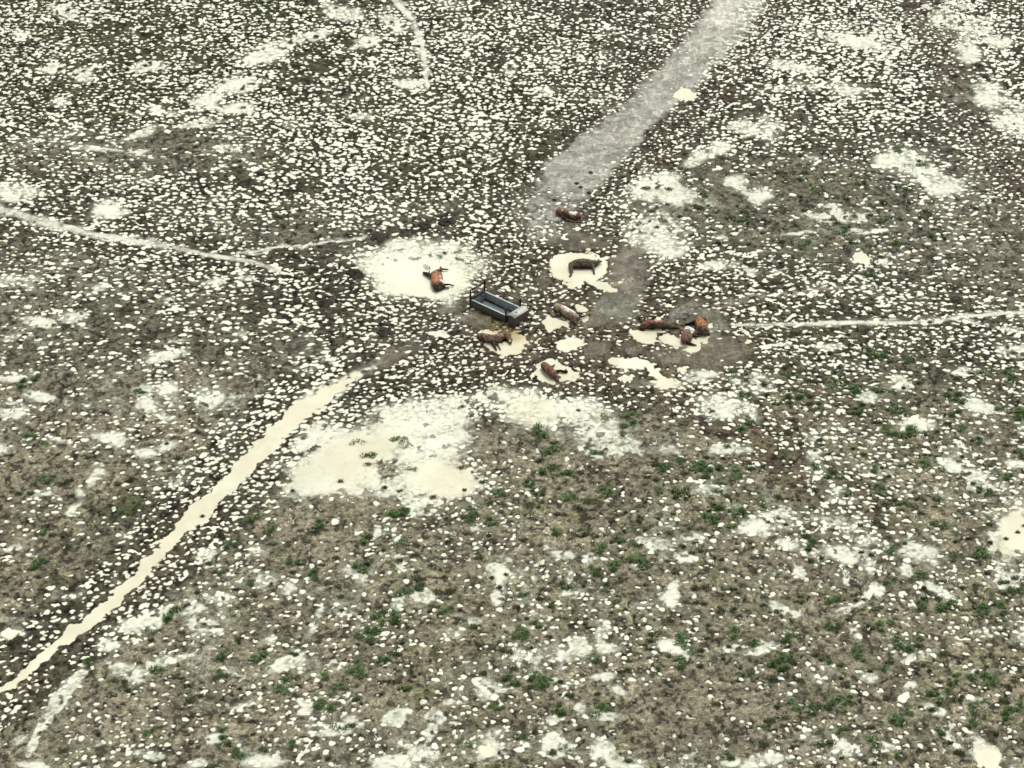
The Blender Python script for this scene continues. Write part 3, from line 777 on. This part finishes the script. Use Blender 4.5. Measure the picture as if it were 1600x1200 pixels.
# bright orange cow of the pair
cow([(ORANGE, [(1092.5,501,.30,.28),(1094.5,505,.33,.38),(1097,511,.33,.42),(1100,517,.27,.36)]),
     (ORANGE, [(1094,498,.30,.22),(1100,497,.26,.15),(1103,498.5,.20,.10)]),
     (BROWN, [(1100.5,495,.32,.06),(1103,493,.34,.035)]),
     (GREYBR, [(1093,516,.18,.26),(1091,521,.10,.16)]),
     (BLACKISH, [(1103,517,.16,.18),(1106.5,520.5,.12,.085),(1108.2,522.5,.08,.07)]),
     (BLACKISH, [(1088,503,.24,.18),(1082,504,.18,.13),(1076,506,.14,.09),(1070.5,506.5,.10,.06)])],
    [(1098,516,.38,.42,(.075,.055,.038)),(1097,504,.62,.40,(.27,.105,.045)),(1102,500,.4,.12,(.13,.035,.02)),(1086,501,.3,.16,BLACKISH),(1105,514,.3,.14,DBROWN)],  # brighter orange on top is a painted highlight
    "bright orange cow, the right hand one of two cows huddled together")

# dark brown cow of the pair, with a pale belly
cow([(BROWN, [(1070,532,.22,.27),(1070.5,527,.26,.33),(1072,521.5,.27,.32),(1075,516.5,.27,.29)]),
     (BROWN, [(1075,529,.20,.24),(1078,525,.18,.22)]),
     (TAN, [(1074,514,.26,.22),(1079,516,.22,.22),(1084,519,.16,.17),(1089,521,.10,.10)]),
     (DBROWN, [(1074,534.5,.14,.17),(1080,537.5,.10,.10),(1088.5,539.5,.06,.04)]),
     (GREYBR, [(1080,521,.14,.14),(1088,525,.10,.07),(1094,525.5,.06,.045)])],
    [(1073,511,.50,.36,(.52,.50,.45)),(1079,514,.44,.30,(.56,.53,.47)),(1075,517.5,.44,.20,(.14,.115,.09)),(1068.5,510.7,.42,.06,BLACKISH),(1066,530,.2,.2,DBROWN),(1073,526,.55,.2,(.11,.055,.042))],
    "dark brown cow with a pale shoulder, the nearer of two cows huddled together")

# ------------------------------------------------------------------ water trough
def paint_mat(name, col, rough=0.5, metal=0.0, dirt=(.07, .055, .038), dirt_amt=0.6, scale=3.0):
    m, nt, p, _ = new_mat(name)
    tc = nt.nodes.new('ShaderNodeTexCoord')
    n = noise_node(nt, scale, 6, 0.7, tc.outputs['Object'])
    r = ramp(nt, n.outputs['Fac'], [(0.48, 0.0), (0.72, dirt_amt)])
    mx = nt.nodes.new('ShaderNodeMix'); mx.data_type = 'RGBA'
    mx.inputs[6].default_value = (*col, 1); mx.inputs[7].default_value = (*dirt, 1)
    nt.links.new(r.outputs[0], mx.inputs[0]); nt.links.new(mx.outputs[2], p.inputs['Base Color'])
    p.inputs['Roughness'].default_value = rough; p.inputs['Metallic'].default_value = metal
    return m, nt, p, mx, tc

M_IN, *_ = paint_mat("inner_steel", (.20, .225, .22), 0.45, 0.0, (.035, .035, .035), 0.6)
M_FLOOR, *_ = paint_mat("wet_floor", (.105, .120, .122), 0.3, 0.0, (.03, .03, .028), 0.5)
M_RIM, *_ = paint_mat("galvanised_rim", (.36, .44, .40), 0.4, 0.2, (.12, .12, .10), 0.5, 6)
M_POST, *_ = paint_mat("dark_pipe", (.018, .022, .026), 0.45, 0.3, (.05, .04, .03), 0.4, 5)
M_COVER, *_ = paint_mat("pale_cover", (.36, .36, .325), 0.5, 0.0, (.22, .20, .17), 0.7, 3.5)
M_CSIDE, *_ = paint_mat("muddy_cover_side", (.075, .062, .045), 0.7, 0.0, (.14, .13, .11), 0.5, 3)
# outer wall: teal paint with a band of splashed mud along its foot
M_OUT, nt, p, mx, tc = paint_mat("teal_wall", (.075, .102, .092), 0.5, 0.0, (.06, .065, .05), 0.5, 2.5)
sp = nt.nodes.new('ShaderNodeSeparateXYZ'); nt.links.new(tc.outputs['Object'], sp.inputs[0])
nz = noise_node(nt, 2.6, 4, 0.6, tc.outputs['Object'])
ad = nt.nodes.new('ShaderNodeMath'); ad.operation = 'MULTIPLY_ADD'; ad.inputs[1].default_value = -0.30
nt.links.new(nz.outputs['Fac'], ad.inputs[0]); nt.links.new(sp.outputs['Z'], ad.inputs[2])
rr = ramp(nt, ad.outputs[0], [(0.0, 1.0), (0.12, 0.0)])
m2 = nt.nodes.new('ShaderNodeMix'); m2.data_type = 'RGBA'; m2.inputs[7].default_value = (.075, .058, .036, 1)
nt.links.new(rr.outputs[0], m2.inputs[0]); nt.links.new(mx.outputs[2], m2.inputs[6]); nt.links.new(m2.outputs[2], p.inputs['Base Color'])

RIM_Z = 0.58
FL, FR, BL = G(737, 468.5, RIM_Z), G(791.5, 493.5, RIM_Z), G(757, 455.5, RIM_Z)
ax = (FR - FL); TL = ax.length; ax.normalize()
ay = Vector((-ax.y, ax.x, 0)); TW = (BL - FL).dot(ay)
trough = bpy.data.objects.new("water_trough", None); COL.objects.link(trough)
trough.empty_display_size = 0.4
t_org = FL + ax * (TL / 2) + ay * (TW / 2); t_org.z = 0
trough.location = t_org; trough.rotation_euler = (0, 0, math.atan2(ax.y, ax.x))
tag(trough, "long dark teal cattle trough with a pipe frame and white topped end box", "trough")

def box(bm, x0, x1, y0, y1, z0, z1, bev=0.0):
    r = bmesh.ops.create_cube(bm, size=1.0)
    for v in r['verts']:
        v.co = Vector(((x0 + x1) / 2 + v.co.x * (x1 - x0), (y0 + y1) / 2 + v.co.y * (y1 - y0), (z0 + z1) / 2 + v.co.z * (z1 - z0)))
    if bev:
        es = list({e for v in r['verts'] for e in v.link_edges})
        bmesh.ops.bevel(bm, geom=es, offset=bev, segments=2, affect='EDGES', profile=0.5)

def tube(bm, a, b, r, seg=10):
    a = Vector(a); b = Vector(b); d = b - a
    q = d.to_track_quat('Z', 'Y')
    ra_, rb_ = [], []
    for k in range(seg):
        t = 2 * math.pi * k / seg
        o = q @ Vector((math.cos(t) * r, math.sin(t) * r, 0))
        ra_.append(bm.verts.new(a + o)); rb_.append(bm.verts.new(b + o))
    for k in range(seg):
        bm.faces.new((ra_[k], ra_[(k + 1) % seg], rb_[(k + 1) % seg], rb_[k]))
    bm.faces.new(ra_[::-1]); bm.faces.new(rb_)

def part(name, bm, mat, parent, smooth=False):
    me = bpy.data.meshes.new(name); bmesh.ops.recalc_face_normals(bm, faces=bm.faces[:])
    bm.to_mesh(me); bm.free(); me.materials.append(mat)
    if smooth:
        for pl in me.polygons: pl.use_smooth = True
    o = bpy.data.objects.new(name, me); COL.objects.link(o); o.parent = parent
    return o

hx, hy = TL / 2, TW / 2
bm = bmesh.new()                                   # four outer walls
box(bm, -hx, hx, -hy, -hy + .03, -.12, RIM_Z); box(bm, -hx, hx, hy - .03, hy, -.12, RIM_Z)
box(bm, -hx, -hx + .03, -hy + .03, hy - .03, -.12, RIM_Z); box(bm, hx - .03, hx, -hy + .03, hy - .03, -.12, RIM_Z)
walls = part("outer_wall", bm, M_OUT, trough)
bm = bmesh.new()                                   # inner lining, sloped, with its floor
zi, ins = 0.06, 0.10
top = [(-hx + .031, -hy + .031), (hx - .031, -hy + .031), (hx - .031, hy - .031), (-hx + .031, hy - .031)]
bot = [(-hx + .031 + ins, -hy + .031 + ins), (hx - .031 - ins, -hy + .031 + ins), (hx - .031 - ins, hy - .031 - ins), (-hx + .031 + ins, hy - .031 - ins)]
vt = [bm.verts.new((x, y, RIM_Z - .02)) for x, y in top]; vb = [bm.verts.new((x, y, zi)) for x, y in bot]
for k in range(4):
    bm.faces.new((vt[k], vb[k], vb[(k + 1) % 4], vt[(k + 1) % 4]))
part("basin", bm, M_IN, trough)
bm = bmesh.new(); bm.faces.new([bm.verts.new((x, y, zi)) for x, y in bot]); part("basin_floor", bm, M_FLOOR, trough)
bm = bmesh.new()                                   # rolled rim
rz = RIM_Z + .012
for a, b in [((-hx, -hy), (hx, -hy)), ((hx, hy), (-hx, hy))]:
    bm = bmesh.new()
    box(bm, min(a[0], b[0]) - .03, max(a[0], b[0]) + .03, a[1] - .045, a[1] + .045, RIM_Z - .015, rz + .02, 0.012)
    part("side_rim", bm, M_RIM, trough)
for xx_ in (-hx, hx):
    bm = bmesh.new()
    box(bm, xx_ - .045, xx_ + .045, -hy + .047, hy - .047, RIM_Z - .012, rz + .016, 0.012)
    part("end_rim", bm, M_POST, trough)
bm = bmesh.new()                                   # feed pipe along the foot of the far wall
tube(bm, (-hx + .15, hy - .19, zi + .04), (hx - .15, hy - .19, zi + .04), .038)
tube(bm, (-hx + .17, hy - .19, zi + .04), (-hx + .17, -hy + .45, zi + .04), .03)
part("supply_pipe", bm, M_POST, trough, True)
posts = {'a': (-hx - .07, -hy - .05, 1.42), 'b': (-hx - .07, hy + .05, 1.55), 'c': (hx + .0, -hy - .08, 1.28), 'd': (hx - .02, hy + .08, 1.30)}
for k, (px_, py_, pz_) in posts.items():
    bm = bmesh.new(); box(bm, px_ - .05, px_ + .05, py_ - .05, py_ + .05, -.2, pz_, .008)
    part("post", bm, M_POST, trough)
def rail(p0, p1, r=.026):
    bm = bmesh.new(); tube(bm, p0, p1, r); part("rail", bm, M_POST, trough, True)
pa, pb, pc, pdd = (posts[k] for k in 'abcd')
rail((pa[0], pa[1], 1.36), (pb[0], pb[1], 1.36), .05)
rail((pa[0], pa[1], RIM_Z + .06), (pb[0], pb[1], RIM_Z + .06), .075)
rail((pb[0], pb[1], 1.27), (pdd[0], pdd[1], 1.08), .03)
rail((pc[0], pc[1], 1.18), (pdd[0], pdd[1], 1.10), .028)
bm = bmesh.new(); tube(bm, (pa[0], pa[1] + .18, 1.28), (pa[0] + .75, pa[1] + .52, RIM_Z + .30), .03); tube(bm, (pa[0] + .75, pa[1] + .52, RIM_Z + .30), (pa[0] + .03, pb[1] - .15, RIM_Z + .08), .018)
part("brace", bm, M_POST, trough, True)
# end box with an arched pale lid
cx0, cx1 = hx + .12, hx + .74
bm = bmesh.new()
box(bm, cx0, cx1, -hy - .02, hy + .02, -.15, .66, .03)
cbody = part("float_box", bm, M_CSIDE, trough)
bm = bmesh.new()
nseg = 8; lid_t, lid_b = [], []
for k in range(nseg + 1):
    t = k / nseg; x_ = cx0 - .03 + (cx1 - cx0 + .06) * t
    z_ = .665 + .10 * math.sin(math.pi * (0.12 + 0.76 * t)) - .04 * max(0, t - .7) / .3
    for (lst, dz) in ((lid_t, .028), (lid_b, 0.0)):
        lst.append([bm.verts.new((x_, y_, z_ + dz)) for y_ in (-hy - .05, hy + .05)])
for k in range(nseg):
    bm.faces.new((lid_t[k][0], lid_t[k + 1][0], lid_t[k + 1][1], lid_t[k][1]))
    bm.faces.new((lid_b[k][0], lid_b[k][1], lid_b[k + 1][1], lid_b[k + 1][0]))
    for s_ in (0, 1):
        bm.faces.new((lid_t[k][s_], lid_b[k][s_], lid_b[k + 1][s_], lid_t[k + 1][s_]))
bm.faces.new((lid_t[0][0], lid_t[0][1], lid_b[0][1], lid_b[0][0])); bm.faces.new((lid_t[-1][0], lid_b[-1][0], lid_b[-1][1], lid_t[-1][1]))
lid = part("lid", bm, M_COVER, cbody, True)
bm = bmesh.new(); box(bm, (cx0 + cx1) / 2 - .07, (cx0 + cx1) / 2 + .07, -.24, -.10, .775, .81, .01)
part("lid_handle", bm, M_POST, lid)

# ------------------------------------------------------------------ dark mud heaps left of the trough
M_HEAP, nt, p, _ = new_mat("dark_mud")
tc = nt.nodes.new('ShaderNodeTexCoord'); n = noise_node(nt, 5, 6, 0.7, tc.outputs['Object'])
r = ramp(nt, n.outputs['Fac'], [(0.35, (.010, .009, .007)), (0.65, (.045, .038, .032))])
nt.links.new(r.outputs[0], p.inputs['Base Color']); p.inputs['Roughness'].default_value = 0.7; p.inputs['Specular IOR Level'].default_value = 0.05
HEAPS = [(697,348,15,7,.26,"smooth dark mud heap above the big white pool, rightmost of the heaps there"),
         (663,354,11,7,.22,"small dark mud heap above the big white pool, just left of a smoother heap"),
         (590,371,13,7,.16,"low greyish mud heap at the upper left corner of the big white pool"),
         (556,428,15,8,.28,"dark mud heap off the left edge of the big white pool"),
         (506,474,10,8,.24,"small dark mud heap among prints, leftmost of all the heaps"),
         (601,519,12,7,.24,"dark mud heap below the big white pool, left of the trough")]
for (qx, qy, rx, ry, hh, lab) in HEAPS:
    g = G(qx, qy)
    sph = []
    for k in range(34):
        a = RS.rand() * 6.28; q = math.sqrt(RS.rand()) * 0.95
        c = g + Vector((math.cos(a) * q * rx / PXM, math.sin(a) * q * ry / (PXM * .54), 0.03))
        s = 0.40 * (1.1 - 0.55 * q) * (0.6 + 0.7 * RS.rand())
        sph.append((c, 1.0, (s * rx / PXM, s * ry / (PXM * .54), 0.8 * hh * (1.15 - 0.85 * q) * (0.5 + 0.8 * RS.rand()))))
    o = remesh_object("mud_heap", sph, 0.035, 2, M_HEAP, Vector((g.x, g.y, 0)))
    tag(o, lab, "mud heap", "dark mud heaps left of the trough")

# ------------------------------------------------------------------ grass
def grass_mat(name, c0, c1):
    m, nt, p, _ = new_mat(name)
    geo = nt.nodes.new('ShaderNodeNewGeometry')
    n = noise_node(nt, 1.7, 2, 0.5, geo.outputs['Position'])
    r = ramp(nt, n.outputs['Fac'], [(0.35, c0), (0.65, c1)])
    rr = ramp(nt, geo.outputs['Random Per Island'], [(0.0, 0.6), (1.0, 1.4)])
    nt.links.new(mul(nt, r.outputs[0], rr.outputs[0]), p.inputs['Base Color'])
    p.inputs['Roughness'].default_value = 0.6
    return m
M_CLUMP = grass_mat("clump_blades", (.050, .105, .018), (.085, .150, .034))
M_SHORT = grass_mat("short_blades", (.044, .070, .016), (.072, .094, .028))

def blade(vs, fs, x, y, z, h, w, lean, ang):
    ca_, sa_ = math.cos(ang), math.sin(ang)
    k = len(vs)
    dx, dy = -sa_ * w, ca_ * w
    vs += [(x - dx, y - dy, z), (x + dx, y + dy, z),
           (x + ca_ * lean * .4 - dx * .8, y + sa_ * lean * .4 - dy * .8, z + h * .65), (x + ca_ * lean * .4 + dx * .8, y + sa_ * lean * .4 + dy * .8, z + h * .65),
           (x + ca_ * lean, y + sa_ * lean, z + h)]
    fs += [(k, k + 1, k + 3, k + 2), (k + 2, k + 3, k + 4)]

def clump_mesh(seed, rad, h, nb):
    rd = random.Random(seed)
    vs, fs = [], []
    lobes = [(rd.uniform(-1, 1) * rad, rd.uniform(-.7, .7) * rad, rd.uniform(.3, .8) * rad) for _ in range(6)]
    for _ in range(nb):
        lx, ly, lr = rd.choice(lobes)
        a = rd.uniform(0, 6.28); q = math.sqrt(rd.random()) * lr
        x, y = lx + math.cos(a) * q, ly + math.sin(a) * q
        fall = 1 - 0.6 * q / lr
        blade(vs, fs, x, y, -.03, h * fall * rd.uniform(.6, 1.15), rd.uniform(.016, .030), rd.uniform(.03, .16), a + rd.uniform(-1, 1))
    me = bpy.data.meshes.new("grass_clump"); me.from_pydata(vs, [], fs); me.materials.append(M_CLUMP)
    return me

CM = [clump_mesh(s, .34, .21, 300) for s in range(5)]
CLUMPS = [(1300,272),(1257,265),(1275,300),(1430,372),(1457,373),(1398,380),(1418,258),(1443,258),(1420,298),(1345,287),(1403,235),(1380,345),(1385,340),(1350,360),(1367,420),(1358,428),(1100,305),(1122,333),(1165,345),(1280,348),(1320,360),(1310,362),(1330,380),(1258,380),
 (1145,585),(1163,615),(1300,600),(1320,603),(1255,617),(1240,620),(1335,610),(1370,610),(1365,555),(1418,565),(1490,618),(1495,628),(1540,580),(1578,590),(1335,645),(1340,640),(1390,645),(1405,640),(1420,680),(1425,675),(1470,695),(1505,670),(1592,650),(1585,635),(1565,640),(1530,690),(1445,725),(1450,720),(1385,675),(1368,735),(1300,745),(1270,730),(1575,745),(1510,740),(1540,770),(1165,665),
 (1065,722),(1090,730),(1100,735),(1105,740),(1115,733),(1038,733),(1150,742),(1062,770),(1120,790),(1135,795),(1120,768),(945,655),(990,650),(970,680),(985,665),(932,708),(865,705),(840,675),(880,740),(855,735),(893,780),(945,770),(830,760),(730,808),(738,800),(785,770),(620,805),(560,690),(575,710),(622,690),(640,735),(630,685),(1115,812),(1190,790),(1155,802),(1140,825),(1030,770),
 (1385,855),(1395,860),(1465,822),(1530,862),(1535,870),(1495,870),(1590,925),(1555,940),(1570,955),(1535,955),(1440,950),(1300,938),(1380,975),(1300,980),(1235,985),(1245,995),(1230,1000),(1150,990),(1175,1005),(1065,1035),(1080,1015),(1210,1035),(1215,1045),(1225,1030),(1340,1018),(1405,1010),(1480,950),(1530,1060),(1545,1065),(1520,1105),(1580,1110),(1595,1100),(1485,1075),(1400,1130),(1315,1105),(1310,1095),(1275,1105),(1460,1090),(1360,1160),(1570,1120),(1170,1055),(1265,855),
 (620,800),(735,812),(740,800),(828,805),(770,820),(570,845),(625,848),(560,885),(750,870),(867,833),(980,825),(940,860),(960,885),(1000,880),(885,920),(955,925),(930,895),(630,925),(695,955),(620,965),(590,970),(580,985),(815,990),(822,1005),(815,995),(570,1000),(600,1030),(555,1055),(560,1045),(630,1075),(800,1065),(850,1070),(840,1060),(775,1110),(875,1110),(935,1110),(815,1155),(880,1170),(940,1105),(1030,990),(1025,1050),(1060,1000),
 (58,880),(360,850),(425,850),(340,892),(395,910),(490,900),(375,960),(365,955),(265,960),(140,1035),(245,1050),(340,1055),(350,1025),(505,1105),(500,1100),(530,1075),(345,1140),(235,1145),(350,1155),(450,1060),(440,1080),(370,1180),(425,825),(500,820),(395,810),(70,695),(40,680),(60,590),(35,600),(75,750),(195,800),(215,790),(220,615),(380,480),(505,1060),(405,1030),(530,1140),(455,1165),(460,880),
 (690,402),(668,418),(648,405),(712,395)]
extra = []
gp = np.clip(gdens, 0, 1)
rdx = random.Random(3)
while len(extra) < 300 - len(CLUMPS):
    qx, qy = rdx.uniform(0, 1600), rdx.uniform(250, 1200)
    if rdx.random() < (samp(gp, np.array([qx]), np.array([qy]))[0] ** 2) * .5:
        extra.append((qx, qy))
src = None
for k, (qx, qy) in enumerate(CLUMPS + extra):
    g = G(qx + rdx.uniform(-2, 2), qy + rdx.uniform(-1.5, 1.5))
    z = float(ground_z(g.x, g.y))
    if src is None:
        o = bpy.data.objects.new("grass_clump", CM[0]); src = o
    else:
        o = src.copy(); o.data = CM[k % 5]
    COL.objects.link(o)
    big = k < len(CLUMPS)
    s = rdx.uniform(.65, 1.2) if big else rdx.uniform(.45, .8)
    s *= 1.2 if qx > 800 else 1.05
    if qy < 450: s *= 0.8
    o.location = (g.x, g.y, max(z, -.04)); o.rotation_euler = (0, 0, rdx.uniform(0, 6.28)); o.scale = (s * rdx.uniform(.9, 1.4), s, s * rdx.uniform(.8, 1.1))
    if z < 0.0:
        tag(o, "dark green grass clump sticking out of shallow white water", "grass clump", "grass clumps standing in water")
    else:
        tag(o, "dark green grass clump growing on wet trampled mud", "grass clump", "grass clumps growing on the mud")

# thin short grass between the prints: nobody could count it
vs, fs = [], []
cnt = 0
N = 30000
cxs = RS.uniform(-XW + 1, XW - 1, N * 2); cys = RS.uniform(Y_NEAR + .5, Y_FAR - .5, N * 2)
gx, gy = to_px(cxs, cys)
gd = samp(gdens, gx, gy) * (0.35 + 0.9 * sstep(-0.2, 0.5, fbm(cxs, cys, 2.4, 161, 3)))
ok = (RS.rand(N * 2) < gd * 0.62) & (gx > -60) & (gx < 1660)
hz = ground_z(cxs, cys)
ok &= hz > -0.02
for x, y, z in zip(cxs[ok], cys[ok], hz[ok]):
    rdn = 5 + int(rdx.random() * 7)
    sp_ = rdx.uniform(.05, .16); hh = rdx.uniform(.05, .13)
    for _ in range(rdn):
        blade(vs, fs, x + rdx.gauss(0, sp_), y + rdx.gauss(0, sp_), z - .02, hh * rdx.uniform(.6, 1.3), rdx.uniform(.010, .022), rdx.uniform(.03, .12), rdx.uniform(0, 6.28))
for k in range(2600):
    x, y = RS.uniform(-XW + 2, XW - 2), RS.uniform(Y_NEAR + 1, Y_FAR - 1)
    u, v = to_px(x, y)
    if not (-50 < u < 1650) or RS.rand() > samp(gdens, np.array([u]), np.array([v]))[0] * 0.9: continue
    z = float(ground_z(x, y))
    rad_ = rdx.uniform(.10, .26)
    for _ in range(int(60 + 380 * rad_)):
        blade(vs, fs, x + rdx.gauss(0, rad_ * .6), y + rdx.gauss(0, rad_ * .5), max(z, -.03) - .02, rdx.uniform(.06, .17), rdx.uniform(.014, .026), rdx.uniform(.03, .13), rdx.uniform(0, 6.28))
me = bpy.data.meshes.new("short_grass"); me.from_pydata(vs, [], fs); me.materials.append(M_SHORT)
sg = bpy.data.objects.new("short_grass", me); COL.objects.link(sg)
tag(sg, "thin short green grass growing between the hoof prints", "grass", kind='stuff')
print("verts", NX * NY, "pits", len(pits), "water faces", len(wf), "short grass", int(ok.sum()), "clumps", len(CLUMPS))
